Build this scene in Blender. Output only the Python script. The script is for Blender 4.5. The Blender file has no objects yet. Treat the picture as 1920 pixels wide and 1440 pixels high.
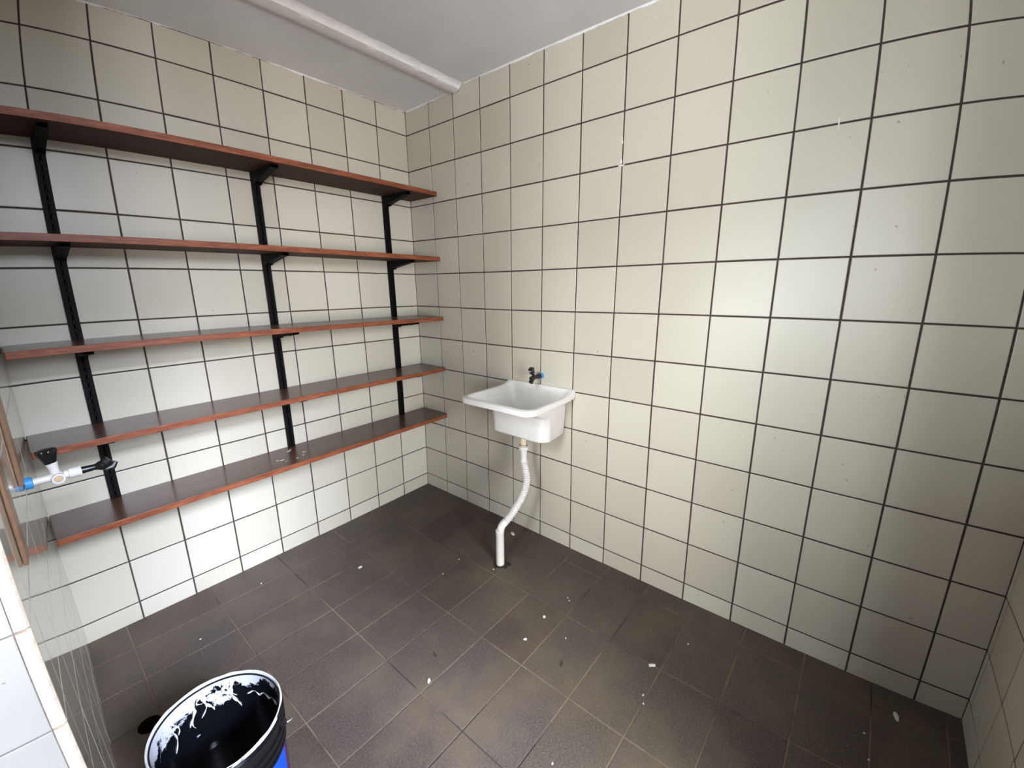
import bpy, bmesh, math, random
from mathutils import Vector, Matrix
random.seed(7)
S = bpy.context.scene
C = bpy.context.collection
PI = math.pi

# ------------------------------------------------------------------ camera
RIGHT = Vector((-0.6230055, 0.7821712, -0.0085077))
UP = Vector((-0.1850069, -0.1367741, 0.9731728))
FWD = Vector((-0.7600241, -0.6078660, -0.2299181))
cd = bpy.data.cameras.new('camera')
cam = bpy.data.objects.new('camera', cd); C.objects.link(cam)
cam.matrix_world = Matrix(((RIGHT.x, UP.x, -FWD.x, 1.7848189), (RIGHT.y, UP.y, -FWD.y, 2.2257418),
                           (RIGHT.z, UP.z, -FWD.z, 1.4039022), (0, 0, 0, 1)))
cd.sensor_width = 36; cd.sensor_height = 27; cd.sensor_fit = 'HORIZONTAL'
cd.lens = 14.4; cd.clip_start = 0.01
cd.type = 'PANO'                       # the phone's ultra-wide lens, its slight barrel bend included
cy = cd
cy.panorama_type = 'FISHEYE_LENS_POLYNOMIAL'
cy.fisheye_fov = math.radians(179)
cy.fisheye_polynomial_k0 = 0.0
cy.fisheye_polynomial_k1 = -0.07153741943621326
cy.fisheye_polynomial_k2 = 0.000857366551299776
cy.fisheye_polynomial_k3 = 4.500780006617369e-05
cy.fisheye_polynomial_k4 = -1.4599212825157036e-06
S.camera = cam

# ------------------------------------------------------------------ light and exposure
w = bpy.data.worlds.new('sky'); S.world = w; w.use_nodes = True
bg = w.node_tree.nodes['Background']
bg.inputs[0].default_value = (0.78, 0.88, 1.0, 1)
bg.inputs[1].default_value = 0.004

def area(name, loc, target, sx, sy, power, col):
    l = bpy.data.lights.new(name, 'AREA'); l.shape = 'RECTANGLE'; l.size = sx; l.size_y = sy
    l.energy = power; l.color = col
    o = bpy.data.objects.new(name, l); C.objects.link(o); o.location = loc
    o.rotation_euler = (Vector(target) - Vector(loc)).to_track_quat('-Z', 'Y').to_euler()
    return o
def sky_patch(name, az, el, sx, sy, power, col):
    a, e, P0 = math.radians(az), math.radians(el), Vector((1.7, 2.2, 1.3))
    area(name, P0+7*Vector((math.cos(a)*math.cos(e), math.sin(a)*math.cos(e), math.sin(e))), P0, sx, sy, power, col)
# overcast daylight over the open yard beyond the room, a dome of soft patches seven metres off: azimuth, elevation, watts, tint
SKY, HIGH, MID, YARD, PASS = (0.90, 0.985, 1.20), (1.0, 1.03, 0.99), (0.93, 1.0, 1.11), (1.04, 0.99, 0.99), (0.96, 1.02, 1.06)
for az, el, watt, tint in [(95, 32, 1494, SKY), (95, 16, 160, SKY), (80, 50, 1002, HIGH), (80, 16, 501, MID), (65, 3, 156, MID), (65, 16, 93, MID),
                           (50, -8, 290, YARD), (65, -8, 250, YARD), (80, -8, 105, YARD), (25, -8, 96, PASS), (12, -8, 51, PASS),
                           (3, 32, 306, PASS), (3, 16, 87, PASS), (3, 3, 138, PASS), (-6, 3, 96, PASS), (-14, -8, 171, PASS)]:
    sky_patch('daylight', az, el, 1.6, 1.6, watt, tint)
S.view_settings.view_transform = 'Standard'
S.view_settings.look = 'None'
S.view_settings.gamma = 1
S.view_settings.use_curve_mapping = False
S.view_settings.exposure = 0.0

# ------------------------------------------------------------------ materials
def mat(name):
    m = bpy.data.materials.new(name); m.use_nodes = True
    nt = m.node_tree; b = nt.nodes['Principled BSDF']
    return m, nt, b
def N(nt, t, **k):
    n = nt.nodes.new(t)
    for a, v in k.items():
        if a in n.inputs: n.inputs[a].default_value = v
        else: setattr(n, a, v)
    return n
def lin(r, g, b):
    f = lambda c: (c/255/12.92) if c/255 <= .04045 else ((c/255+.055)/1.055)**2.4
    return (f(r), f(g), f(b), 1)
def ramp(nt, stops, src):
    r = nt.nodes.new('ShaderNodeValToRGB')
    e = r.color_ramp.elements
    e[0].position, e[0].color = stops[0]
    e[1].position, e[1].color = stops[-1]
    for p, c in stops[1:-1]:
        x = e.new(p); x.color = c
    nt.links.new(src, r.inputs[0]); return r
def noise(nt, scale, detail=4, rough=.5, vec=None, scl=None):
    n = nt.nodes.new('ShaderNodeTexNoise'); n.inputs['Scale'].default_value = scale
    n.inputs['Detail'].default_value = detail; n.inputs['Roughness'].default_value = rough
    if vec is None:
        tc = nt.nodes.new('ShaderNodeTexCoord'); vec = tc.outputs['Object']
    if scl:
        mp = nt.nodes.new('ShaderNodeMapping'); mp.inputs['Scale'].default_value = scl
        nt.links.new(vec, mp.inputs[0]); vec = mp.outputs[0]
    nt.links.new(vec, n.inputs['Vector']); return n
def worldpos(nt):
    g = nt.nodes.new('ShaderNodeNewGeometry'); return g.outputs['Position']
def bump(nt, b, src, strength, dist=.001):
    n = nt.nodes.new('ShaderNodeBump'); n.inputs['Strength'].default_value = strength
    n.inputs['Distance'].default_value = dist
    nt.links.new(src, n.inputs['Height']); nt.links.new(n.outputs[0], b.inputs['Normal'])
def mixc(nt, fac, a, b):
    m = nt.nodes.new('ShaderNodeMix'); m.data_type = 'RGBA'
    for s, v in ((0, fac), (6, a), (7, b)):
        if hasattr(v, 'links') or hasattr(v, 'is_linked'): nt.links.new(v, m.inputs[s])
        else: m.inputs[s].default_value = v
    return m.outputs[2]

def tile_mat(name, c1, c2, rough, wave):
    m, nt, b = mat(name)
    oi = nt.nodes.new('ShaderNodeObjectInfo')
    r = ramp(nt, [(0, c1), (1, c2)], oi.outputs['Random'])
    pos = worldpos(nt)
    n = noise(nt, 260, 2, .6, pos)
    sp = ramp(nt, [(.30, (.82, .82, .82, 1)), (.42, (1, 1, 1, 1))], n.outputs[0])
    m1 = nt.nodes.new('ShaderNodeMix'); m1.data_type = 'RGBA'; m1.blend_type = 'MULTIPLY'
    m1.inputs[0].default_value = .35
    nt.links.new(r.outputs[0], m1.inputs[6]); nt.links.new(sp.outputs[0], m1.inputs[7])
    # dirt specks
    n2 = noise(nt, 60, 1, .3, pos)
    d = ramp(nt, [(.80, (0, 0, 0, 1)), (.83, (.7, .7, .7, 1))], n2.outputs[0])
    c = mixc(nt, d.outputs[0], m1.outputs[2], lin(130, 122, 108))
    nt.links.new(c, b.inputs['Base Color'])
    n3 = noise(nt, 3.0, 3, .6, pos)
    rr = nt.nodes.new('ShaderNodeMapRange'); rr.inputs[3].default_value = rough*.8; rr.inputs[4].default_value = rough*1.25
    nt.links.new(n3.outputs[0], rr.inputs[0]); nt.links.new(rr.outputs[0], b.inputs['Roughness'])
    return m
M = {}
M['tile'] = tile_mat('glazed_tile', lin(190, 184, 168), lin(200, 195, 180), .33, .10)
M['tile_end'] = tile_mat('glazed_tile_dimmed', lin(176, 174, 168), lin(182, 180, 175), .33, .1)  # same tile darkened: glare on the end face is toned down in the colour
M['tile_gloss'] = tile_mat('glazed_tile_side', lin(190, 185, 170), lin(199, 195, 182), .07, .03)

def simple(name, col, rough=.5, metal=0, nz=None, amt=.12, bmp=0, scl=None, coat=0):
    m, nt, b = mat(name)
    b.inputs['Roughness'].default_value = rough; b.inputs['Metallic'].default_value = metal
    b.inputs['Coat Weight'].default_value = coat
    n = noise(nt, nz or 30, 5, .6, None, scl)
    k1 = tuple(max(0, c*(1-amt)) for c in col[:3])+(1,); k2 = tuple(min(1, c*(1+amt)) for c in col[:3])+(1,)
    r = ramp(nt, [(.3, k1), (.7, k2)], n.outputs[0]); nt.links.new(r.outputs[0], b.inputs['Base Color'])
    if bmp: bump(nt, b, n.outputs[0], bmp, .002)
    return m
M['grout'] = simple('dark_grout', lin(64, 54, 50), .9, 0, 60, .35, .3)
M['grout_light'] = simple('light_grout', lin(176, 170, 160), .8, 0, 60, .3, .3)
M['ceiling'] = simple('ceiling_paint', lin(238, 237, 239), .75, 0, 5, .03, .1)
M['gloss_paint'] = simple('ceiling_trim_paint', lin(236, 234, 230), .30, 0, 40, .05, .5)
M['plaster'] = simple('blocker_plaster', lin(205, 203, 198), .9, 0, 6, .08)
M['chipped'] = simple('raw_tile_edge', lin(232, 216, 196), .7, 0, 45, .22, .9)
M['metal_black'] = simple('black_steel', lin(5, 4, 7), .6, .0, 70, .4, .3)
M['metal_black'].node_tree.nodes['Principled BSDF'].inputs['Specular IOR Level'].default_value = .16
M['plastic_black'] = simple('black_plastic', lin(18, 18, 21), .28, 0, 30, .2)
M['plastic_white'] = simple('white_plastic', lin(220, 218, 214), .32, 0, 40, .04)
M['sink'] = simple('white_resin', lin(226, 223, 219), .28, 0, 14, .04, .05)
M['pipe_white'] = simple('white_pvc', lin(228, 222, 214), .45, 0, 25, .08, .1)
M['pipe_cream'] = simple('cream_pvc', lin(214, 198, 172), .5, 0, 40, .12)
M['blue'] = simple('blue_plastic', lin(60, 150, 215), .4, 0, 30, .1)
M['rust'] = simple('rusty_wire', lin(90, 62, 44), .7, 0.3, 90, .4)
M['brass'] = simple('tan_insert', lin(205, 178, 140), .5, 0, 60, .15)
M['chip'] = simple('paint_chip', lin(225, 222, 215), .6, 0, 50, .1)
M['leaf'] = simple('dry_debris', lin(62, 46, 34), .8, 0, 50, .2)
M['filler'] = simple('white_filler', lin(232, 228, 216), .8, 0, 60, .1, .6)
M['hole'] = simple('dark_hole', lin(16, 8, 7), 1, 0, 40, .3)
M['hole'].node_tree.nodes['Principled BSDF'].inputs['Specular IOR Level'].default_value = 0
M['damp'] = simple('damp_cement', lin(40, 33, 28), .45, 0, 40, .3, .5)

def wood_mat(name, base, dark, light, rough, ax=(1, 14, 14), coat=.2):
    m, nt, b = mat(name)
    pos = worldpos(nt)
    n = noise(nt, 5, 6, .65, pos, ax)
    r = ramp(nt, [(.25, dark), (.5, base), (.78, light)], n.outputs[0])
    n2 = noise(nt, 38, 4, .7, pos, (.5, 3, 3))
    r2 = ramp(nt, [(.35, (.65, .65, .65, 1)), (.6, (1, 1, 1, 1))], n2.outputs[0])
    mm = nt.nodes.new('ShaderNodeMix'); mm.data_type = 'RGBA'; mm.blend_type = 'MULTIPLY'; mm.inputs[0].default_value = .6
    nt.links.new(r.outputs[0], mm.inputs[6]); nt.links.new(r2.outputs[0], mm.inputs[7])
    nt.links.new(mm.outputs[2], b.inputs['Base Color'])
    b.inputs['Roughness'].default_value = rough
    b.inputs['Coat Weight'].default_value = coat; b.inputs['Coat Roughness'].default_value = .12
    bump(nt, b, n2.outputs[0], .08, .002)
    return m
M['wood_top'] = wood_mat('varnished_board', lin(76, 46, 32), lin(50, 30, 20), lin(102, 66, 46), .34, (1, 14, 14), .25)
M['wood_edge'] = wood_mat('board_edge', lin(130, 66, 36), lin(86, 40, 22), lin(166, 98, 66), .5, (3, 20, 20), .08)
M['wood_under'] = wood_mat('board_underside', lin(66, 36, 22), lin(44, 24, 15), lin(88, 52, 34), .65, (1, 14, 14), .0)  # unvarnished, and darker: the weak light under the shelves is put into the colour
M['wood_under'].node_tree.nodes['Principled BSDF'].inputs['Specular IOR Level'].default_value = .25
M['wood_batten'] = wood_mat('batten_wood', lin(138, 104, 78), lin(104, 76, 56), lin(160, 126, 98), .45, (14, 14, 1))

def floor_mat():
    m, nt, b = mat('brown_floor_tile'); b.inputs['Specular IOR Level'].default_value = .3
    oi = nt.nodes.new('ShaderNodeObjectInfo')
    r = ramp(nt, [(0, lin(80, 70, 65)), (.5, lin(88, 79, 72)), (1, lin(86, 77, 73))], oi.outputs['Random'])
    pos = worldpos(nt)
    n = noise(nt, 170, 2, .8, pos)
    sp = ramp(nt, [(.36, (.50, .48, .47, 1)), (.5, (.92, .92, .92, 1)), (.62, (1.0, 1.0, 1.0, 1)), (.70, (2.3, 2.2, 2.1, 1))], n.outputs[0])
    m1 = nt.nodes.new('ShaderNodeMix'); m1.data_type = 'RGBA'; m1.blend_type = 'MULTIPLY'; m1.inputs[0].default_value = .8
    nt.links.new(r.outputs[0], m1.inputs[6]); nt.links.new(sp.outputs[0], m1.inputs[7])
    n2 = noise(nt, 3.2, 5, .6, pos)
    st = ramp(nt, [(.44, (0, 0, 0, 1)), (.74, (.8, .8, .8, 1))], n2.outputs[0])
    c = mixc(nt, st.outputs[0], m1.outputs[2], lin(104, 93, 78))
    nt.links.new(c, b.inputs['Base Color'])
    rr = nt.nodes.new('ShaderNodeMapRange'); rr.inputs[3].default_value = .42; rr.inputs[4].default_value = .65
    nt.links.new(n2.outputs[0], rr.inputs[0]); nt.links.new(rr.outputs[0], b.inputs['Roughness'])
    bump(nt, b, n.outputs[0], .25, .001)
    return m
M['floor'] = floor_mat()
def floor_grout():
    m, nt, b = mat('floor_joint')
    n = noise(nt, 2.2, 4, .6, worldpos(nt))
    r = ramp(nt, [(.40, lin(54, 46, 42)), (.52, lin(120, 102, 86)), (.7, lin(140, 120, 100))], n.outputs[0])
    nt.links.new(r.outputs[0], b.inputs['Base Color']); b.inputs['Roughness'].default_value = .8
    return m
M['floor_grout'] = floor_grout()

# ------------------------------------------------------------------ mesh helpers
def obj(name, bm, m, parent=None, smooth=False):
    me = bpy.data.meshes.new(name); bm.normal_update(); bm.to_mesh(me); bm.free()
    for mm in (m if isinstance(m, (list, tuple)) else [m]): me.materials.append(mm)
    if smooth:
        for p in me.polygons: p.use_smooth = True
        me.set_sharp_from_angle(angle=math.radians(38))
    o = bpy.data.objects.new(name, me); C.objects.link(o)
    if parent: o.parent = parent
    return o
def tag(o, label, cat, group=None):
    o['label'] = label; o['category'] = cat
    if group: o['group'] = group
    return o
def struct(o, label=None, cat=None):
    o['kind'] = 'structure'
    if label: o['label'] = label
    if cat: o['category'] = cat
    return o
def empty(name, loc, label, cat, rz=0, group=None):
    o = bpy.data.objects.new(name, None); C.objects.link(o); o.location = loc; o.rotation_euler = (0, 0, rz)
    o.empty_display_size = .05
    return tag(o, label, cat, group)
def box(bm, lo, hi, mi=0):
    v = [bm.verts.new((x, y, z)) for x in (lo[0], hi[0]) for y in (lo[1], hi[1]) for z in (lo[2], hi[2])]
    for f in ((0, 1, 3, 2), (4, 6, 7, 5), (0, 4, 5, 1), (2, 3, 7, 6), (0, 2, 6, 4), (1, 5, 7, 3)):
        bm.faces.new([v[i] for i in f]).material_index = mi
    return v
def boxbm(lo, hi):
    bm = bmesh.new(); box(bm, lo, hi); return bm
def ngon_prism(bm, pts, z0, z1, mi_side=0, mi_cap=0):
    a = [bm.verts.new((x, y, z0)) for x, y in pts]; b = [bm.verts.new((x, y, z1)) for x, y in pts]
    n = len(pts)
    for i in range(n):
        bm.faces.new((a[i], a[(i+1) % n], b[(i+1) % n], b[i])).material_index = mi_side
    f1 = bm.faces.new(b); f2 = bm.faces.new(list(reversed(a)))
    f1.material_index = f2.material_index = mi_cap
def ring(bm, c, r, n, u, v):
    return [bm.verts.new(c + u*(r*math.cos(2*PI*i/n)) + v*(r*math.sin(2*PI*i/n))) for i in range(n)]
def skin(bm, rings, cap0=True, cap1=True, mi=0):
    n = len(rings[0])
    for a, b in zip(rings, rings[1:]):
        for i in range(n):
            bm.faces.new((a[i], a[(i+1) % n], b[(i+1) % n], b[i])).material_index = mi
    if cap0: bm.faces.new(list(reversed(rings[0]))).material_index = mi
    if cap1: bm.faces.new(rings[-1]).material_index = mi
def tube(bm, pts, radii, n=16, cap=True):
    pts = [Vector(p) for p in pts]
    if not hasattr(radii, '__len__'): radii = [radii]*len(pts)
    t0 = (pts[1]-pts[0]).normalized()
    u = t0.orthogonal().normalized(); rings = []
    for i, p in enumerate(pts):
        d = ((pts[min(i+1, len(pts)-1)]-pts[i]).normalized() + (pts[i]-pts[max(i-1, 0)]).normalized())
        d = d.normalized() if d.length > 1e-6 else t0
        u = (u - d*u.dot(d)).normalized(); v = d.cross(u)
        rings.append(ring(bm, p, radii[i], n, u, v))
    skin(bm, rings, cap, cap)
def rod(p0, p1, prof, n=20, cap=True):
    """lathe along the segment p0-p1: prof = [(t along in metres, radius)]"""
    bm = bmesh.new(); p0 = Vector(p0); d = (Vector(p1)-p0).normalized(); u = d.orthogonal().normalized(); v = d.cross(u)
    skin(bm, [ring(bm, p0+d*t, r, n, u, v) for t, r in prof], cap, cap)
    return bm
def spline(ctrl, k=10):
    P = [Vector(c) for c in ctrl]; P = [P[0]*2-P[1]]+P+[P[-1]*2-P[-2]]; out = []
    for i in range(1, len(P)-2):
        for j in range(k):
            t = j/k; a, b, c, d = P[i-1], P[i], P[i+1], P[i+2]
            out.append(.5*((2*b)+(-a+c)*t+(2*a-5*b+4*c-d)*t*t+(-a+3*b-3*c+d)*t**3))
    out.append(P[-2]); return out

# ------------------------------------------------------------------ tiled surfaces
TH = 0.0180015          # the sink wall and the floor pattern stand a degree out of square
Z0 = 0.08478; P = 0.2
GAP = .0058
_cache = {}
def tile_mesh(w_, h_, m, key, thick=.006, bev=.0016):
    k = (round(w_, 3), round(h_, 3), key)
    if k in _cache: return _cache[k]
    bm = bmesh.new()
    a, b = w_/2, h_/2
    lv = [(0, a, b), (thick-bev, a, b), (thick-bev*.3, a-bev*.3, b-bev*.3), (thick, a-bev*1.3, b-bev*1.3)]
    rs = []
    for z, x, y in lv:
        rs.append([bm.verts.new(p) for p in ((-x, -y, z), (x, -y, z), (x, y, z), (-x, y, z))])
    for r0, r1 in zip(rs, rs[1:]):
        for i in range(4): bm.faces.new((r0[i], r0[(i+1) % 4], r1[(i+1) % 4], r1[i]))
    bm.faces.new(rs[-1]); bm.faces.new(list(reversed(rs[0])))
    me = bpy.data.meshes.new('tile'); bm.normal_update(); bm.to_mesh(me); bm.free(); me.materials.append(m)
    _cache[k] = me; return me
def lay(parent, m, key, us, vs, O, U, V, gap=GAP, jit=.0022, name='tile', proud=0.0, thick=.006):
    """tiles between the joint lines us x vs on the plane O + u*U + v*V, their face flush with the plane"""
    U = Vector(U); V = Vector(V); Nn = U.cross(V).normalized(); O = Vector(O)
    for i in range(len(us)-1):
        for j in range(len(vs)-1):
            w_, h_ = us[i+1]-us[i]-gap, vs[j+1]-vs[j]-gap
            me = tile_mesh(w_, h_, m, key, thick)
            c = O + U*((us[i]+us[i+1])/2) + V*((vs[j]+vs[j+1])/2) - Nn*thick
            c += U*random.uniform(-.0004, .0004) + V*random.uniform(-.0004, .0004) + Nn*random.uniform(-.0003, .0003)
            R = Matrix((U, V, Nn)).transposed().to_4x4()
            rx, ry = random.gauss(0, jit), random.gauss(0, jit)
            R = R @ Matrix.Rotation(rx, 4, 'X') @ Matrix.Rotation(ry, 4, 'Y')
            o = bpy.data.objects.new(name, me); C.objects.link(o)
            o.parent = parent; o.matrix_local = Matrix.Translation(c) @ R
G = GAP/2
rows = [0.0-G] + [Z0+P*k for k in range(12)]
H = 2.43
BED = .0022             # how deep the joints lie
# floor
bm = bmesh.new(); box(bm, (-.4, -.4, -.12), (3.6, 4.2, -.0016))
floor = struct(obj('floor', bm, M['floor_grout']), 'brown speckled tiled floor of the laundry room', 'floor')
# floor tiles, laid square to the sink wall; each a child of the floor
FU = Vector((math.cos(TH), -math.sin(TH), 0)); FV = Vector((math.sin(TH), math.cos(TH), 0))
fx = [-.2065, .106, .4185, .731, 1.0435, 1.356, 1.6685, 1.981]
fy = [-.2075+.2075*n for n in range(16)]
lay(floor, M['floor'], 'f', fx, fy, (0, 0, 0), FU, FV, gap=.0036, jit=.0010, thick=.008)

# wall_back: the shelf wall, plane y = 0
XL = 1.7955; SL = math.atan(.040)
bm = bmesh.new(); box(bm, (-.15, -.15, 0), (2.1, -BED, H+.12))
wall_back = struct(obj('wall_back', bm, M['grout']), 'cream tiled wall behind the wooden shelves', 'wall')
us = [0.0-G+.001] + [0.2054+P*i for i in range(8)] + [XL+.004]
# plane normal must be +y: U = -x, V = z gives U x V = (-1,0,0)x(0,0,1) = (0,1,0)
lay(wall_back, M['tile'], 't', [-u for u in reversed(us)], rows+[2.4135], (0, 0, 0), (-1, 0, 0), (0, 0, 1))

# wall_right: the sink wall, local plane x = 0, turned by -TH
bm = bmesh.new(); box(bm, (-.15, -.004, 0), (-BED, 2.95, H+.12))
wall_right = struct(obj('wall_right', bm, M['grout']), 'cream tiled wall behind the white sink', 'wall')
wall_right.rotation_euler = (0, 0, -TH)
vs_ = [0.0-G+.001] + [0.2110+P*j for j in range(13)] + [2.7417+G]
lay(wall_right, M['tile'], 't', vs_, rows+[H+G], (0, 0, 0), (0, 1, 0), (0, 0, 1))
for n_, (y, z, ly, lz) in enumerate([(1.4075, 1.975, .007, .030), (1.4075, 1.90, .006, .022), (1.4085, 1.884, .028, .007), (2.1305, 1.884, .005, .036), (1.523, 2.373, .007, .006), (1.556, 2.373, .004, .004)]):
    bm = bmesh.new()
    bmesh.ops.create_icosphere(bm, subdivisions=2, radius=1)
    for v in bm.verts: v.co = Vector((v.co.x*.0022, y+v.co.y*ly/2*(1+.3*math.sin(v.co.z*9+n_)), z+v.co.z*lz/2*(1+.2*math.sin(v.co.y*7))))
    o = obj('filler_patch', bm, M['filler'], wall_right, True)
    o['label'] = 'white filler smear in the dark joint'

# wall_front: the dark wall at the right edge, plane y = 2.742 ; ends where the room opens
YF = 2.7417; XE = 0.98
bm = bmesh.new(); box(bm, (-.0, YF+BED, 0), (XE-.012, YF+.16, H+.12))
wall_front = struct(obj('wall_front', bm, M['grout']), 'cream tiled wall in shadow at the right edge', 'wall')
us = [.049, .082+.0, .282, .482, .682, .882, XE]
# normal -y : U = x, V = z gives x cross z = -y
lay(wall_front, M['tile'], 't', us, rows+[H+G], (0, YF, 0), (1, 0, 0), (0, 0, 1))

# wall_left: the short side wall with the tap; its end turned to the camera
cL, sL = math.cos(SL), math.sin(SL)
YE = 1.287
bm = bmesh.new()
ngon_prism(bm, [(XL+BED, -BED), (XL+BED+.04*1.279, 1.279), (2.02, 1.279), (2.02, -BED)], 0, H+.12)
wall_left = struct(obj('wall_left', bm, M['grout_light']), 'glossy tiled side wall at the left edge, with the tap', 'wall')
vy = [.0+.002, .2, .4, .6, .8, 1.0, 1.2, YE/cL]
Ud = Vector((-sL, -cL, 0))           # towards the corner ; normal = U x z = (-cL, sL, 0)
lay(wall_left, M['tile_gloss'], 'g', [-u for u in reversed(vy)], rows+[H+G], (XL, 0, 0), Ud, (0, 0, 1), gap=.003, jit=.0005)
# end face tiles, facing the opening (+y), behind a raw chipped edge of the side tiles
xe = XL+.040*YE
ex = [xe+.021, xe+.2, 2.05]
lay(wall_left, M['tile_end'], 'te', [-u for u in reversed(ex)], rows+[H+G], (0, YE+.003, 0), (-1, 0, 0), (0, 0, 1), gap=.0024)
for k in range(len(rows)):
    za = rows[k]+.003; zb = (rows+[H])[k+1]-.003
    bm = bmesh.new(); nseg = 12; rs = []
    for i in range(nseg+1):
        z = za+(zb-za)*i/nseg; q = random.uniform(-.0012, .0012); q2 = random.uniform(-.0018, .0012)
        rs.append([bm.verts.new(p) for p in ((xe+.001, YE-.012, z), (xe+.0006, YE-.001+q*.5, z), (xe+.004, YE+.003+q*.5, z), (xe+.017+q2, YE+.0035, z), (xe+.021, YE+.001, z), (xe+.021, YE-.012, z))])
    for a, b in zip(rs, rs[1:]):
        for i in range(6): bm.faces.new((a[i], b[i], b[(i+1) % 6], a[(i+1) % 6]))
    bm.faces.new(rs[0]); bm.faces.new(list(reversed(rs[-1])))
    bmesh.ops.recalc_face_normals(bm, faces=bm.faces)
    obj('edge_strip', bm, M['chipped'], wall_left, True)

# ceiling: flat slab, lower by the shelf wall, with a glossy painted ridge between
bm = bmesh.new(); box(bm, (-.2, .405, H), (2.3, 3.1, H+.14)); box(bm, (1.55, 3.1, H), (2.1, 4.4, H+.1)); box(bm, (-.2, -.2, 2.4135), (2.3, .405, H+.14))  # middle box is an unseen awning strip, added to shade the side wall's end
ceiling = struct(obj('ceiling', bm, M['ceiling']), 'grey white painted ceiling with a step along the shelf wall', 'ceiling')
bm = bmesh.new(); rs = []
nx = 90
for i in range(nx+1):
    x = .012+(1.86-.012)*i/nx; a = .0012*math.sin(i*1.7)+.0012*random.uniform(-1, 1)
    b = .0020*math.sin(i*.9)+.0016*random.uniform(-1, 1)
    prof = [(.404, 2.4300), (.404, 2.4080), (.409, 2.4035), (.430, 2.4010+a), (.455, 2.4040+a), (.470, 2.4090), (.4750, 2.4175+b*.3), (.487+b, 2.4260), (.497+b*1.6, 2.4300)]
    rs.append([bm.verts.new((x, y, z)) for y, z in prof])
for a, b in zip(rs, rs[1:]):
    for i in range(len(prof)): bm.faces.new((a[i], b[i], b[(i+1) % len(prof)], a[(i+1) % len(prof)]))
bm.faces.new(rs[0]); bm.faces.new(list(reversed(rs[-1]))); bmesh.ops.recalc_face_normals(bm, faces=bm.faces)
struct(obj('trim_1', bm, M['gloss_paint'], None, True), 'glossy white ridge across the ceiling', 'trim')
# uneven paint beads where ceiling meets the tiles
def bead(name, p0, p1, nrm, z, seed, hgt, lab, par=None):
    rnd = random.Random(seed); p0 = Vector(p0); p1 = Vector(p1); n = int((p1-p0).length/.012); bm = bmesh.new(); rs = []
    h = hgt; nv = Vector(nrm)
    for i in range(n+1):
        h += rnd.uniform(-.0022, .0022); h = min(max(h, hgt*.35), hgt*1.7)
        p = p0.lerp(p1, i/n)
        rs.append([bm.verts.new(v) for v in (p+nv*.0002+Vector((0, 0, z)), p+nv*.0002+Vector((0, 0, z-h)), p+nv*.0016+Vector((0, 0, z-h*.9)), p+nv*.0035+Vector((0, 0, z-h*.25)), p+nv*.0045+Vector((0, 0, z)))])
    for a, b in zip(rs, rs[1:]):
        for i in range(5): bm.faces.new((a[i], b[i], b[(i+1) % 5], a[(i+1) % 5]))
    bm.faces.new(rs[0]); bm.faces.new(list(reversed(rs[-1]))); bmesh.ops.recalc_face_normals(bm, faces=bm.faces)
    o = struct(obj(name, bm, M['ceiling'], None, True), lab, 'trim')
    return o
ct, st_ = math.cos(TH), math.sin(TH)
bead('trim_2', (st_*.5, ct*.5, 0), (st_*2.73, ct*2.73, 0), (ct, -st_, 0), H, 3, .005, 'ragged paint edge where the ceiling meets the sink wall')
bead('trim_3', (0.0, .01, 0), (st_*.40, ct*.40, 0), (ct, -st_, 0), 2.4135, 5, .005, 'ragged paint edge above the tiles in the far corner')
bead('trim_4', (.012, 0, 0), (1.79, 0, 0), (0, 1, 0), 2.4135, 8, .004, 'thin paint edge where the ceiling meets the shelf wall')
# unseen pier added in place of the viewer's body, to block light
bm = boxbm((1.92, 2.32, 0), (2.13, 3.10, H))
struct(obj('blocker_pier', bm, M['plaster']), 'added unseen pier behind the viewer, blocking light as a body would', 'wall')

bm = boxbm((2.35, 1.32, 0), (2.50, 3.30, .80))  # unseen low wall, added to darken the foot of the sink wall
struct(obj('blocker_half_wall', bm, M['plaster']), 'added unseen half wall behind the viewer, blocking low light', 'wall')

# ------------------------------------------------------------------ shelves
def shelf(zt, x1, label, chamfer):
    root = empty('wooden_shelf', (.9, .13, zt-.024), label, 'shelf', 0, 'wooden shelves on the black uprights')
    t = .024; D = .255; pts = []
    rr = .028
    x0 = .0055+.0; bm = bmesh.new()
    pts.append((x1, .001)); pts.append((x1, D-.003)); pts.append((x1-.003, D))
    if chamfer:
        for k in range(6):
            a = PI/2*k/5; pts.append((x0+rr-rr*math.sin(a), D-rr+rr*math.cos(a)))
    else:
        pts.append((x0+.004, D)); pts.append((x0, D-.004))
    pts.append((x0-.004, .001))
    for cx in UPX:                       # cut round the uprights
        pts += [(cx-.0185, .001), (cx-.0185, .0175), (cx+.0185, .0175), (cx+.0185, .001)]
    ngon_prism(bm, [(x-.9, y-.13) for x, y in pts], 0, t, 1, 0)
    bmesh.ops.recalc_face_normals(bm, faces=bm.faces)
    bmesh.ops.triangulate(bm, faces=[f for f in bm.faces if len(f.verts) > 4]); bm.normal_update()
    for f in bm.faces:
        if f.normal.z < -.5: f.material_index = 2
    o = obj('board', bm, [M['wood_top'], M['wood_edge'], M['wood_under']], root)
    bv = o.modifiers.new('bevel', 'BEVEL'); bv.width = .0016; bv.segments = 2; bv.limit_method = 'ANGLE'; bv.angle_limit = math.radians(50)
    return root
UPX = [.192, .894, 1.596]
ZS = [1.942, 1.581, 1.226, .901, .584]
names = ['reddish wooden shelf, the topmost of five on the left wall', 'reddish wooden shelf, second from the top on the left wall',
         'brown wooden shelf, the middle one of five, seen almost edge on', 'glossy brown wooden shelf, fourth down, just above the tap with the black knob',
         'lowest brown wooden shelf, with white paint stains on top']
shelves = [shelf(z, 1.7925, names[i], i >= 3) for i, z in enumerate(ZS)]
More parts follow.
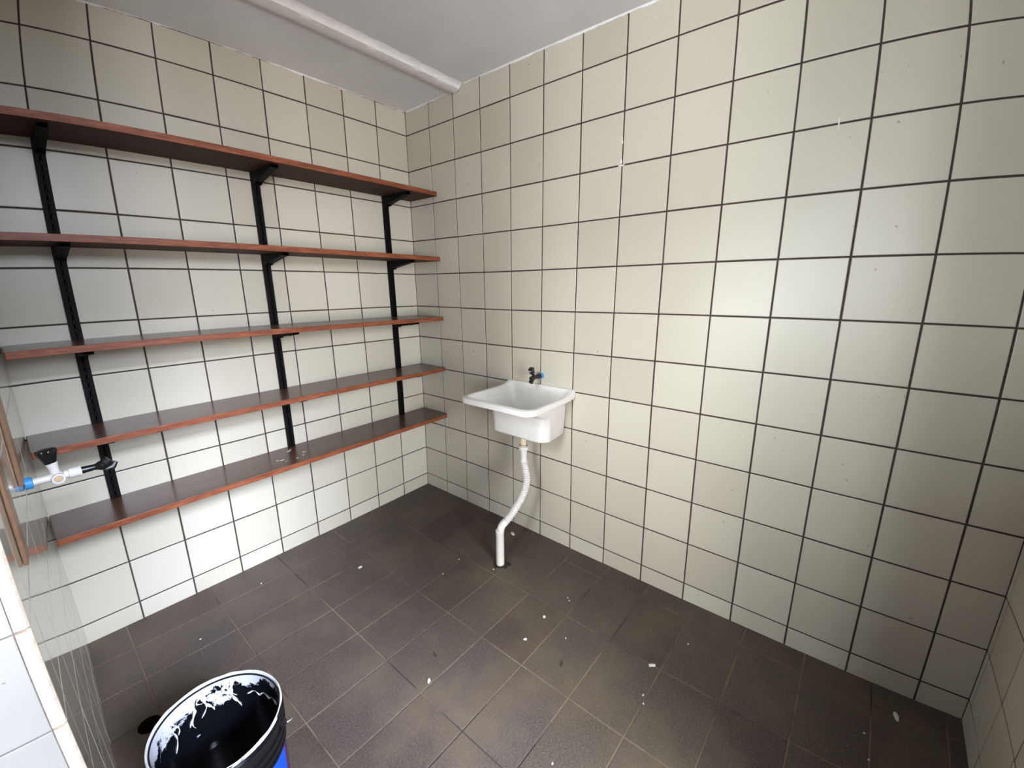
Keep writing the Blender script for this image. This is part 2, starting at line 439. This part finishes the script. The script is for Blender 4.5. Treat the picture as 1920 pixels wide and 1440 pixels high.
# paint stains on the lowest shelf
for k in range(9):
    bm = bmesh.new(); r = random.uniform(.003, .009)
    n = 9; cx, cyy = .97+random.uniform(-.09, .09), .11+random.uniform(-.06, .09)
    pts = [(cx-.9+r*random.uniform(.5, 1.5)*math.cos(2*PI*i/n), cyy-.13+.6*r*random.uniform(.5, 1.4)*math.sin(2*PI*i/n)) for i in range(n)]
    ngon_prism(bm, pts, .0242, .0248)
    o = obj('paint_stain', bm, M['chip'], shelves[4])

pos_word = ['right', 'middle', 'left']
for k, cx in enumerate(UPX):
    root = empty('shelf_upright', (cx, 0, .50), ['black steel shelf upright nearest the room corner', 'black steel shelf upright in the middle of the shelf wall',
                 'black steel shelf upright furthest left, behind the black knobbed tap'][k], 'upright', 0, 'black shelf uprights')
    bm = bmesh.new(); wd = .0165; dp = .0165; ztop = 1.985-.5
    box(bm, (-wd, .0004, 0), (wd, .003, ztop))
    box(bm, (-wd, .003, 0), (-wd+.003, dp-.003, ztop)); box(bm, (wd-.003, .003, 0), (wd, dp-.003, ztop))
    # slotted front: two rails joined by webs
    box(bm, (-wd, dp-.003, 0), (-.005, dp, ztop)); box(bm, (.005, dp-.003, 0), (wd, dp, ztop))
    box(bm, (-.0022, dp-.003, 0), (.0022, dp, ztop))
    z = .0
    while z < ztop-.01:
        box(bm, (-.005, dp-.003, z), (.005, dp, min(z+.016, ztop))); z += .032
    obj('rail', bm, M['metal_black'], root)
    for z in (1.75-.5, 1.40-.5, .76-.5):
        obj('screw', rod((0, dp, z), (0, .1, z), [(0, .005), (.0015, .005), (.0028, .003)], 12), M['metal_black'], root, True)
for i, zt in enumerate(ZS):
    for k, cx in enumerate(UPX):
        ht = [.052, .047, .040, .040, .040][i]; L_ = .208
        lvl = ['topmost', 'second', 'middle', 'fourth', 'lowest'][i]
        side = ['nearest the corner', 'on the middle upright', 'on the left upright'][k]
        root = empty('shelf_bracket', (cx, .0170, zt-.0245), 'black steel bracket under the %s shelf, %s' % (lvl, side), 'bracket', 0, 'black shelf brackets')
        prof = [(0, 0), (L_, 0), (L_, -.009), (L_-.012, -.013), (.034, -ht+.006), (.027, -ht), (0, -ht-.002)]
        for s in (-1, 1):
            bm = bmesh.new(); a = [bm.verts.new((s*.0135, y, z)) for y, z in prof]; b = [bm.verts.new((s*.0155, y, z)) for y, z in prof]
            for q in range(len(prof)): bm.faces.new((a[q], a[(q+1) % 7], b[(q+1) % 7], b[q]))
            bm.faces.new(a); bm.faces.new(list(reversed(b))); bmesh.ops.recalc_face_normals(bm, faces=bm.faces)
            obj('side_plate', bm, M['metal_black'], root)
        bm = bmesh.new(); box(bm, (-.0135, 0, -.0022), (.0135, L_, 0)); obj('top_plate', bm, M['metal_black'], root)
        bm = bmesh.new(); d0 = Vector((0, L_-.012, -.013)); d1 = Vector((0, .034, -ht+.006))
        vv = [bm.verts.new((sx*.0135, p.y, p.z+dz)) for p in (d0, d1) for sx in (-1, 1) for dz in (0, .002)]
        for f in ((0, 1, 3, 2), (4, 6, 7, 5), (0, 4, 5, 1), (2, 3, 7, 6), (0, 2, 6, 4), (1, 5, 7, 3)): bm.faces.new([vv[q] for q in f])
        bmesh.ops.recalc_face_normals(bm, faces=bm.faces); obj('web', bm, M['metal_black'], root)
        obj('screw', rod((0, L_*.72, -.022), (0, L_*.72, 0), [(0, .003), (.002, .005), (.0195, .005)], 10), M['metal_black'], root, True)

# ------------------------------------------------------------------ sink (local frame: x out of the wall, y along it)
SY = 1.008
def wloc(x, y, z=0): return (ct*x+st_*y, -st_*x+ct*y, z)
sink = empty('wall_sink', wloc(0, SY, .65), 'small white plastic laundry sink hung on the right tiled wall', 'sink', -TH)
def rrect(x0, x1, hb, hf, r, zb, zf, ear=0, n=7, rb=.012, inset=0):
    """outline ring, y half width hb at the wall and hf at the front, front corners of radius r"""
    pts = []
    def z(x): 
        t = min(max((x-x0)/max(x1-x0, 1e-6), 0), 1); e = ear*max(0, 1-(x-x0)/.085)**2 if ear else 0
        return zb+(zf-zb)*t+e
    def hw(x): return hb+(hf-hb)*(x-x0)/(x1-x0)
    for i in range(n+1):                  # back left corner
        a = PI/2*i/n; pts.append((x0+rb-rb*math.sin(a+PI/2)*1.0 if False else x0+rb*(1-math.sin(a)), 0, a, 'bl'))
    out = []
    for i in range(n+1):
        a = PI/2*i/n; x = x0+rb*(1-math.cos(a)); y = -(hw(x0)-rb*(1-math.sin(a))); out.append((x, y))
    m_ = 10
    for i in range(1, m_):
        x = x0+rb+(x1-r-x0-rb)*i/m_; out.append((x, -hw(x)))
    for i in range(n+1):
        a = PI/2*i/n; x = x1-r+r*math.sin(a); y = -(hw(x1)-r*(1-math.cos(a))); out.append((x, y))
    half = out
    full = half+[(x, -y) for x, y in reversed(half)]
    return [Vector((x, y, z(x))) for x, y in full]
Z65 = .65
def R_(bm, *a, **k): return [bm.verts.new(v-Vector((0, 0, Z65))) for v in rrect(*a, **k)]
bm = bmesh.new()
rings_o = [
    R_(bm, .024, .170, .125, .130, .045, .668, .660, rb=.03),
    R_(bm, .004, .203, .158, .172, .05, .6515, .6515, rb=.03),
    R_(bm, .003, .211, .164, .180, .05, .660, .660, rb=.02),
    R_(bm, .003, .212, .166, .182, .05, .72, .72, rb=.012),
    R_(bm, .003, .217, .170, .186, .05, .785, .780, rb=.012),
    R_(bm, .003, .226, .171, .187, .05, .790, .786, rb=.012),
    R_(bm, .003, .372, .172, .196, .05, .842, .842, rb=.012),
    R_(bm, .002, .390, .216, .222, .05, .846, .842, ear=.006, rb=.006),
    R_(bm, .001, .396, .222, .228, .052, .850, .846, ear=.008, rb=.006),
    R_(bm, .001, .396, .222, .228, .052, .868, .868, ear=.026, rb=.006),
    R_(bm, .003, .391, .219, .224, .05, .873, .872, ear=.024, rb=.006),
    R_(bm, .014, .372, .204, .208, .05, .873, .872, ear=.024, rb=.03),
    R_(bm, .018, .366, .196, .203, .048, .868, .866, ear=.022, rb=.035),
    R_(bm, .022, .352, .180, .192, .046, .846, .842, ear=.01, rb=.035),
    R_(bm, .026, .215, .160, .178, .046, .790, .784, rb=.035),
    R_(bm, .028, .205, .154, .172, .046, .74, .74, rb=.035),
    R_(bm, .032, .195, .148, .160, .046, .688, .688, rb=.035),
    R_(bm, .050, .175, .130, .138, .04, .676, .674, rb=.03),
]
skin(bm, rings_o[1:], True, True)
for v in list(rings_o[0]): bm.verts.remove(v)
bmesh.ops.recalc_face_normals(bm, faces=bm.faces)
basin = obj('basin', bm, M['sink'], sink, True)
# washboard ribs on the sloping front inside
for i in range(7):
    t = (i+.5)/7; x = .222+(.345-.222)*t; z = .792+(.843-.792)*t-Z65
    bm = bmesh.new(); tube(bm, [(x, -.150, z), (x, .150, z)], .0032, 8)
    obj('washboard_rib', bm, M['sink'], sink, True)
# screw tabs moulded into the back
for y in (-.045, .075):
    bm = bmesh.new(); pts = []
    for i in range(9):
        a = PI*i/8; pts.append((.0145*math.cos(a), -.020-.012*math.sin(a)))
    pts = [(.0145, 0)]+pts+[(-.0145, 0)]
    a = [bm.verts.new((.0185, y+p, .873+q-Z65)) for p, q in pts]; b = [bm.verts.new((.0225+.002, y+p, .873+q-Z65)) for p, q in pts]
    for q in range(len(pts)): bm.faces.new((a[q], a[(q+1) % len(pts)], b[(q+1) % len(pts)], b[q]))
    bm.faces.new(b); bm.faces.new(list(reversed(a))); bmesh.ops.recalc_face_normals(bm, faces=bm.faces)
    tb = obj('screw_tab', bm, M['sink'], sink)
    obj('screw', rod((.0240, y, .855-Z65), (.1, y, .855-Z65), [(0, .003), (.001, .003), (.0018, .0015)], 10), M['pipe_cream'], tb, True)
obj('drain_grate', rod((.12, 0, .6745-Z65), (.12, 0, 1), [(0, .022), (.002, .022), (.003, .017), (.002, .012)], 24), M['plastic_white'], sink, True)

# drain pipe of the sink
drain = empty('drain_pipe', wloc(.34, SY-.005, 0), 'ribbed white drain hose dropping from the sink into the floor', 'pipe', -TH)
ox, oy = .34, SY-.005
def L(x, y, z): return (x-ox, y-oy, z)
DX, DY = .150, SY+.003
obj('tail_pipe', rod(L(DX, DY, .6515), L(DX, DY, 0), [(0, .0185), (.075, .0185)], 24), M['pipe_cream'], drain, True)
bm = bmesh.new(); tube(bm, [L(DX+.021*math.cos(a), DY+.021*math.sin(a), .594+.004*math.cos(a)) for a in [2*PI*i/20 for i in range(21)]], .0012, 6)
tube(bm, [L(DX-.021, DY-.003, .592), L(DX-.029, DY-.010, .594)], .001, 6)
tube(bm, [L(DX, DY+.020, .596), L(DX+.002, DY+.0205, .625), L(DX, DY+.0205, .650)], .001, 6)
obj('wire_tie', bm, M['rust'], drain, True)
bm = rod(L(DX, DY, .589), L(DX, DY, 0), [(0, .0205), (.001, .0250), (.020, .0250), (.021, .0205), (.026, .0190)], 10)
obj('union_nut', bm, M['plastic_white'], drain)
obj('adaptor', rod(L(DX, DY, .566), L(DX, DY, 0), [(0, .0185), (.016, .0175), (.034, .0160), (.048, .0160), (.052, .018), (.062, .0185)], 24), M['plastic_white'], drain, True)
ctrl = [L(DX, DY, .508), L(DX+.001, DY+.004, .490), L(DX+.008, DY+.020, .455), L(DX+.020, DY+.034, .410), L(DX+.048, DY+.036, .355),
        L(DX+.090, DY+.026, .298), L(DX+.140, DY+.010, .245), L(.325, SY-.001, .215), L(.338, SY-.004, .190)]
cl = spline(ctrl, 30); rad = []; ln = 0; tot = sum((b-a).length for a, b in zip(cl, cl[1:]))
# resample finely so that every rib has its own crest
acc = [0]
for a, b in zip(cl, cl[1:]): acc.append(acc[-1]+(b-a).length)
pts = []; rad = []; step = .0115/10; s = 0; j = 0
while s < tot:
    while acc[j+1] < s: j += 1
    t = (s-acc[j])/max(acc[j+1]-acc[j], 1e-9); pts.append(cl[j].lerp(cl[j+1], t))
    if s < .006 or s > tot-.05: rad.append(.0195)
    else: rad.append(.0158+.0046*abs(math.sin(PI*s/.0115))**.8)
    s += step
bm = bmesh.new(); tube(bm, pts, rad, 20)
obj('corrugated_hose', bm, M['plastic_white'], drain, True)
obj('floor_pipe', rod(L(.340, SY-.005, .196), L(.340, SY-.005, 0), [(0, .0195), (.002, .0218), (.018, .0220), (.020, .0208), (.196, .0208)], 28), M['pipe_white'], drain, True)
# ragged hole in the floor round the pipe
bm = bmesh.new(); n = 22; a_ = []; b_ = []
for i in range(n):
    a = 2*PI*i/n; r = .036*random.uniform(.8, 1.25)*(1+.35*max(0, math.cos(a-2.4)))
    a_.append(bm.verts.new((.023*math.cos(a), .023*math.sin(a), .0035))); b_.append(bm.verts.new((r*math.cos(a), r*math.sin(a), .0005)))
for i in range(n): bm.faces.new((a_[i], b_[i], b_[(i+1) % n], a_[(i+1) % n]))
obj('cement_collar', bm, M['damp'], drain, True)

# black tap above the sink
tap = empty('small_tap', wloc(0, SY+.014, .947), 'small black plastic tap with a blue collar above the sink', 'tap', -TH)
obj('blue_collar', rod((0.0005, 0, 0), (.1, 0, 0), [(0, .0130), (.002, .0152), (.018, .0152), (.020, .0115)], 20), M['blue'], tap, True)
bm = rod((.017, 0, 0), (.1, -.002, 0), [(0, .0135), (.020, .0138), (.026, .0108), (.060, .0102), (.075, .0105), (.085, .0080)], 16)
obj('body', bm, M['plastic_black'], tap, True)
bm = bmesh.new(); tube(bm, [(.070, -.001, -.001), (.082, -.002, -.008), (.092, -.002, -.016), (.099, -.002, -.023)], [.009, .0105, .0115, .0125], 14)
obj('spout', bm, M['plastic_black'], tap, True)
bm = bmesh.new(); tube(bm, [(.070, -.001, .004), (.078, -.002, .018), (.085, -.003, .034)], [.0075, .008, .0095], 12)
obj('stem', bm, M['plastic_black'], tap, True)
bm = bmesh.new()
R0 = Matrix.Rotation(.45, 4, 'Y')
for v in box(bm, (-.013, -.013, -.004), (.013, .013, .031)):
    k = 1 if v.co.z > .01 else .75
    v.co = R0 @ Vector((v.co.x*k, v.co.y*k, v.co.z)) + Vector((.083, -.003, .026))
h = obj('handle', bm, M['plastic_black'], tap); bv = h.modifiers.new('bevel', 'BEVEL'); bv.width = .003; bv.segments = 2
bm = bmesh.new(); tube(bm, [R0 @ Vector((.0125, -.009, .020))+Vector((.083, -.003, .026)), R0 @ Vector((.0135, 0, .017))+Vector((.083, -.003, .026)), R0 @ Vector((.0125, .009, .021))+Vector((.083, -.003, .026))], .0014, 6)
o = obj('crack_line', bm, M['chip'], tap); o['label'] = 'pale strip across the handle'  # thin pale tube for the light crack in the handle

# ------------------------------------------------------------------ tap on the left side wall
TY, TZ = .60, .909
wx = XL+.040*TY
t2 = empty('branch_tap', (wx, TY, TZ), 'tap with a black knob and blue collar sticking out of the left wall', 'tap')
def q(t, y=0, z=0): return (-t, y, z)
obj('blue_collar', rod(q(.0008), q(.2), [(0, .0125), (.001, .0160), (.015, .0165), (.017, .0120)], 20), M['blue'], t2, True)
obj('inlet_pipe', rod(q(.016), q(.2), [(0, .0095), (.034, .0098), (.036, .0115), (.048, .0125)], 20), M['plastic_white'], t2, True)
bm = bmesh.new(); bmesh.ops.create_uvsphere(bm, u_segments=20, v_segments=12, radius=.0150)
for v in bm.verts: v.co += Vector(q(.067))
obj('valve_body', bm, M['plastic_white'], t2, True)
bm = rod(q(.067, .008), q(.067, .2), [(0, .0125), (.014, .0125), (.0145, .0138), (.020, .0138), (.0205, .0120), (.0205, .0095), (.012, .0085)], 22)
sp = obj('side_outlet', bm, M['plastic_white'], t2, True)
obj('insert', rod(q(.067, .022), q(.067, .2), [(0, .0088), (.003, .0085), (.0035, .006)], 18), M['brass'], sp, True)
obj('outlet_branch', rod(q(.080), q(.2), [(0, .0110), (.008, .0115), (.010, .0140), (.030, .0145), (.032, .0155), (.036, .0155)], 22), M['plastic_white'], t2, True)
obj('bonnet', rod(q(.064, 0, .006), q(.056, 0, .1), [(0, .0105), (.020, .0110), (.034, .0135), (.037, .0135)], 20), M['plastic_white'], t2, True)
# knob: six lobed, flared
bm = bmesh.new(); rs = []
kb = Vector(q(.0605, 0, .040)); kd = (Vector(q(.052, 0, .12))-Vector(q(.0605, 0, .040))).normalized(); ku = kd.orthogonal().normalized(); kv = kd.cross(ku)
for t, r in [(0, .0125), (.004, .0140), (.016, .0165), (.030, .0215), (.036, .0225), (.040, .0205), (.042, .014)]:
    rg = []
    for i in range(36):
        a = 2*PI*i/36; rr = r*(1+(.085 if t > .01 else 0)*math.cos(6*a))
        rg.append(bm.verts.new(kb+kd*t+ku*rr*math.cos(a)+kv*rr*math.sin(a)))
    rs.append(rg)
skin(bm, rs)
obj('knob', bm, M['plastic_black'], t2, True)
obj('hose_tail', rod(q(.114), q(.3, 0, .003), [(0, .0100), (.012, .0095), (.030, .0085), (.036, .0100), (.040, .0130), (.048, .0145), (.052, .0120)], 18), M['plastic_black'], t2, True)
bm = bmesh.new(); tube(bm, [q(.158, 0, -.004), q(.170, 0, .004), q(.180, 0, .012)], [.013, .0155, .014], 8)
obj('hose_nut', bm, M['plastic_black'], t2)
bm = bmesh.new(); tube(bm, [q(.166, 0, -.012), q(.184, 0, -.010), q(.192, 0, .002)], [.008, .009, .006], 8)
obj('spout', bm, M['plastic_black'], t2, True)

# wooden battens on the left side wall
def batten(y0, y1, z0, z1, d, label):
    x = XL+.040*y1
    root = empty('wooden_batten', (x, y1, z0), label, 'board')
    bm = bmesh.new(); pts = [(0.0008, 0), (-d, 0), (-d-.040*(y1-y0), -(y1-y0)), (-.040*(y1-y0)+.0008, -(y1-y0))]
    ngon_prism(bm, [(p-.0012, q_) for p, q_ in pts], 0, z1-z0)
    bmesh.ops.recalc_face_normals(bm, faces=bm.faces)
    o = obj('board', bm, M['wood_batten'], root); bv = o.modifiers.new('b', 'BEVEL'); bv.width = .003; bv.segments = 2
    return root
b1 = batten(1.06, 1.122, .915, 1.62, .0068, 'brown wooden batten on the left side wall, nearest the camera')
batten(.70, .765, .955, 1.62, .0085, 'brown wooden batten on the left side wall, just behind the blue tap collar')

# ------------------------------------------------------------------ paint bucket
BC = (1.6165, 1.118); BH = .335; BR = .150
bk = empty('paint_bucket', (BC[0], BC[1], 0), 'open black paint bucket with white smears inside and a blue label', 'bucket')
def smear_mat():
    m, nt, b = mat('bucket_plastic')
    tc = nt.nodes.new('ShaderNodeTexCoord'); sep = nt.nodes.new('ShaderNodeSeparateXYZ'); nt.links.new(tc.outputs['Object'], sep.inputs[0])
    n = noise(nt, 9, 7, .68, tc.outputs['Object'], (1, 1, 1.0)); n.inputs['Distortion'].default_value = 1.2
    # more paint towards the rim (z in object space)
    mr = nt.nodes.new('ShaderNodeMapRange'); mr.inputs[1].default_value = .235; mr.inputs[2].default_value = .335
    mr.inputs[3].default_value = -.19; mr.inputs[4].default_value = .16
    nt.links.new(sep.outputs[2], mr.inputs[0])
    dt = nt.nodes.new('ShaderNodeVectorMath'); dt.operation = 'DOT_PRODUCT'; dt.inputs[1].default_value = (.45, -.62, 0)
    nt.links.new(tc.outputs['Object'], dt.inputs[0])
    ad0 = nt.nodes.new('ShaderNodeMath'); ad0.operation = 'ADD'
    nt.links.new(mr.outputs[0], ad0.inputs[0]); nt.links.new(dt.outputs['Value'], ad0.inputs[1])
    ad = nt.nodes.new('ShaderNodeMath'); ad.operation = 'ADD'
    nt.links.new(n.outputs[0], ad.inputs[0]); nt.links.new(ad0.outputs[0], ad.inputs[1])
    r = ramp(nt, [(.565, (0, 0, 0, 1)), (.60, (1, 1, 1, 1))], ad.outputs[0])
    c = mixc(nt, r.outputs[0], lin(14, 16, 20), lin(205, 208, 222))
    nt.links.new(c, b.inputs['Base Color']); b.inputs['Roughness'].default_value = .22
    b.inputs['Coat Weight'].default_value = .4
    bump(nt, b, ad.outputs[0], .25, .003)
    return m
M['smear'] = smear_mat()
bm = bmesh.new()
prof = [(.128, .004), (.131, .0), (.134, .004), (.1405, .215), (.1455, .2155), (.1458, .221), (.1420, .222), (.1425, .240), (.1480, .241), (.1482, .247), (.1440, .248), (.1445, .268), (.1500, .269), (.1502, .276), (.1455, .277), (.1462, .300), (.1510, .301), (.1512, .306), (.1470, .308), (.1475, .322), (.1500, .325), (.1512, .330)]
def lathe(prof, n=72, cap=False):
    bm = bmesh.new(); rs = [[bm.verts.new((r*math.cos(2*PI*i/n), r*math.sin(2*PI*i/n), z)) for i in range(n)] for r, z in prof]
    skin(bm, rs, cap, cap); bmesh.ops.recalc_face_normals(bm, faces=bm.faces); return bm
bm.free()
inner = [(.1512, .330), (.1500, .3345), (.1470, .3350), (.1452, .3320), (.1445, .326), (.1432, .3255), (.1415, .31), (.1385, .22), (.1290, .012), (.0, .008)]
bm = lathe(prof+[(.0001, .002)][:0]); obj('outer_shell', bm, M['plastic_black'], bk, True)
bm = bmesh.new(); n = 96
rs = [[bm.verts.new((max(r, .0005)*math.cos(2*PI*i/n), max(r, .0005)*math.sin(2*PI*i/n), z)) for i in range(n)] for r, z in inner]
skin(bm, rs, False, True); obj('inner_wall', bm, M['smear'], bk, True)
bm = lathe([(.1285, .0035), (.0005, .0035)]); obj('bottom', bm, M['plastic_black'], bk, True)
# white crusted lip
bm = bmesh.new(); pts = []; rad = []
for i in range(161):
    a = 2*PI*i/160; pts.append((.1478*math.cos(a), .1478*math.sin(a), .3345+.0006*math.sin(a*11)+.0004*math.sin(a*23))); rad.append(.0021+.0006*math.sin(a*7+1)+.0003*math.sin(a*17))
tube(bm, pts, rad, 8, False); o = obj('paint_crust', bm, M['plastic_white'], bk, True); o['label'] = 'dried white paint on the rim'
bm = bmesh.new(); tube(bm, [(.1440*math.cos(2*PI*i/96), .1440*math.sin(2*PI*i/96), .3272) for i in range(97)], .0027, 8, False)
obj('rim_groove', bm, M['plastic_black'], bk, True)
# leftover dark paint
bm = bmesh.new(); n = 64; rs = []
for k, r in enumerate((.1345, .10, .06, .02)):
    rs.append([bm.verts.new((r*math.cos(2*PI*i/n), r*math.sin(2*PI*i/n), .125+.0008*math.sin(i*.6+k))) for i in range(n)])
skin(bm, rs, False, True); m_, nt_, b_n = mat('dark_wet_paint'); b_n.inputs['Base Color'].default_value = lin(10, 11, 15); b_n.inputs['Roughness'].default_value = .12
nn = noise(nt_, 14, 3, .5); bump(nt_, b_n, nn.outputs[0], .3, .004)
o = obj('leftover_paint', bm, m_, bk, True); o['label'] = 'dark wet paint at the bottom'
# drips of white paint down the inside
rnd = random.Random(11)
for k in range(13):
    a0 = rnd.uniform(4.05, 5.35); z0 = .318; ln_ = rnd.uniform(.03, .11); pts = []; rad = []
    for i in range(12):
        t = i/11; a = a0+.10*math.sin(t*5+k)*t; z = z0-ln_*t; rr = .1385+(z-.22)*.034-.0015
        pts.append((rr*math.cos(a), rr*math.sin(a), z)); rad.append((.0032 if k % 3 else .0055)*(1-.5*t)*(.8+.4*math.sin(i*1.9+k)) if i < 11 else .0006)
    bm = bmesh.new(); tube(bm, pts, rad, 8); obj('paint_drip', bm, M['plastic_white'], bk, True)
# wavy dried tide line, where paint once stood
bm = bmesh.new(); pts = []; rad = []
for i in range(61):
    a = 3.92-.78*i/60; z = .262+.009*abs(math.sin(i*.16))-.0015*math.sin(i*.4)-.00012*i; rr = .1395
    pts.append((rr*math.cos(a), rr*math.sin(a), z)); rad.append(max(.0003, .0013+.0013*math.sin(i*.37)))
tube(bm, pts, rad, 8); obj('paint_ridge', bm, M['plastic_white'], bk, True)
# blue and violet label band
def band(name, a0, a1, z0, z1, m, dr=.0008):
    bm = bmesh.new(); n = 40; v0 = []; v1 = []
    for i in range(n+1):
        a = a0+(a1-a0)*i/n
        for z, L0 in ((z0, v0), (z1, v1)):
            r = .134+(z-.004)*(.0065/.211)+dr; L0.append(bm.verts.new((r*math.cos(a), r*math.sin(a), z)))
    for i in range(n): bm.faces.new((v0[i], v0[i+1], v1[i+1], v1[i]))
    return obj(name, bm, m, bk, True)
M['label_blue'] = simple('label_blue', lin(10, 78, 225), .35, 0, 20, .05)
M['label_violet'] = simple('label_violet', lin(74, 40, 84), .4, 0, 20, .1)
M['label_white'] = simple('label_white', lin(225, 225, 235), .4, 0, 20, .05)
band('label_panel', .75, 2.52, .02, .212, M['label_blue'])['label'] = 'blue printed label'
band('label_stripe', 2.52, 2.84, .02, .212, M['label_violet'])['label'] = 'violet printed stripe'
band('label_border', 2.84, 2.92, .02, .212, M['label_white'])['label'] = 'white label border'
band('label_stripe', -.6, .75, .02, .212, M['label_violet'])
for sg in (0, 1):
    a = math.radians(142) + PI*sg
    c = Vector((math.cos(a), math.sin(a), 0))
    obj('handle_lug', rod(c*.1475+Vector((0, 0, .288)), c*.3+Vector((0, 0, .288)), [(0, .013), (.006, .013), (.009, .009), (.012, .006)], 16), M['plastic_black'], bk, True)
bm = bmesh.new(); c = Vector((math.cos(math.radians(142)), math.sin(math.radians(142)), 0)); s_ = Vector((-c.y, c.x, 0))
pts = []
for i in range(33):
    t = PI*i/32; pts.append(c*(.163*math.cos(t))+s_*(.160*math.sin(t))*.97+Vector((0, 0, .288-.150*math.sin(t))))
tube(bm, pts, .0018, 8); obj('wire_handle', bm, M['plastic_white'], bk, True)

# ------------------------------------------------------------------ floor drain and small litter
dr = empty('floor_drain', (1.715, .615, 0), 'small dark round drain hole in the floor behind the bucket', 'drain')
obj('drain_rim', rod((0, 0, .0002), (0, 0, 1), [(0, .034), (.0016, .033), (.0016, .027), (.0006, .026)], 28), M['hole'], dr, True)
bm = bmesh.new(); bmesh.ops.create_circle(bm, cap_ends=True, segments=28, radius=.026)
for v in bm.verts: v.co.z = .0007
obj('drain_opening', bm, M['hole'], dr)
def chip(x, y, r, asp, rz, m, label, name='paint_chip', cat='paint chip', group=None, seed=0, th=.0022):
    rn = random.Random(seed); bm = bmesh.new(); n = 8
    pts = [(r*asp*rn.uniform(.7, 1.15)*math.cos(2*PI*i/n), r*rn.uniform(.6, 1.1)*math.sin(2*PI*i/n)) for i in range(n)]
    ngon_prism(bm, pts, 0, th); o = obj(name, bm, m); o.location = (x, y, .0004); o.rotation_euler = (0, 0, rz)
    return tag(o, label, cat, group)
chip(.4553, 1.8289, .0065, 2.6, 2.3, M['chip'], 'largest white chip, elongated, on the floor right of the centre', seed=1, th=.004)
chip(1.0189, 1.2126, .006, 1.6, .8, M['chip'], 'bright white chip lying beside a floor joint near the bucket', seed=2, th=.004)
chip(.5092, 1.3741, .0075, 1.2, .3, M['chip'], 'ragged white chip on the floor in front of the sink pipe', seed=3)
chip(.8194, .4425, .0095, 1.2, .3, M['chip'], 'round white chip on the dark floor in front of the lowest shelf', seed=4)
chip(.115, .886, .010, 1.5, 1.3, M['chip'], 'crumpled white scrap behind the floor pipe against the sink wall', seed=12, th=.006)
chip(.6543, 1.379, .006, 1.2, 2.3, M['chip'], 'faint white chip on the floor between bucket and sink pipe', seed=5)
chip(.1605, 2.556, .008, 2.6, .2, M['chip'], 'white scrap on the dark floor in the right corner', seed=6)
small = [(.5906, 1.8478), (.3485, 1.3947), (.4124, .9971), (.5929, .8181), (.2926, 2.4686), (.272, 1.907), (1.4839, .3313), (1.1847, .169), (.5478, 1.5058), (.3864, 2.4814), (.62, 1.86), (.36, 1.41), (.4648, .8003), (.9702, 1.7175)]
small_labels = ['tiny white chip just left of the largest elongated chip, the farther of a pair', 'tiny white chip right of the drain pipe foot, beside a pale joint, farther of two',
    'tiny white chip close to the foot of the drain pipe', 'tiny white chip on the floor between the lowest shelf and the drain pipe',
    'tiny white chip in the dark right floor corner, nearer the sink wall', 'tiny white chip on the floor right of the largest elongated chip',
    'tiny white chip on the floor under the left end of the lowest shelf', 'tiny white chip tight against the shelf wall below the middle upright',
    'tiny white chip in front of the sink, nearer the camera than the ragged chip', 'tiny white chip at the bottom edge of the photo in the dark right corner',
    'tiny white chip just left of the largest elongated chip, the nearer of a pair', 'tiny white chip right of the drain pipe foot, nearer of two beside a pale joint',
    'tiny white chip on the dark floor left of the drain pipe', 'tiny white chip at the bottom edge of the photo right of the centre']
for i, (x, y) in enumerate(small):
    chip(x, y, .0028, 1.3, i, M['chip'], small_labels[i], group='tiny white paint chips scattered on the floor', seed=20+i)
for i, (x, y, rz) in enumerate([(.66, 1.555, .4), (.93, 1.145, 1.2)]):
    chip(x, y, .005, 2.6, rz, M['leaf'], ['dark bit of debris on the floor, nearer the sink', 'dark bit of debris on the floor, nearer the bucket'][i], 'debris_bit', 'debris', seed=50+i)
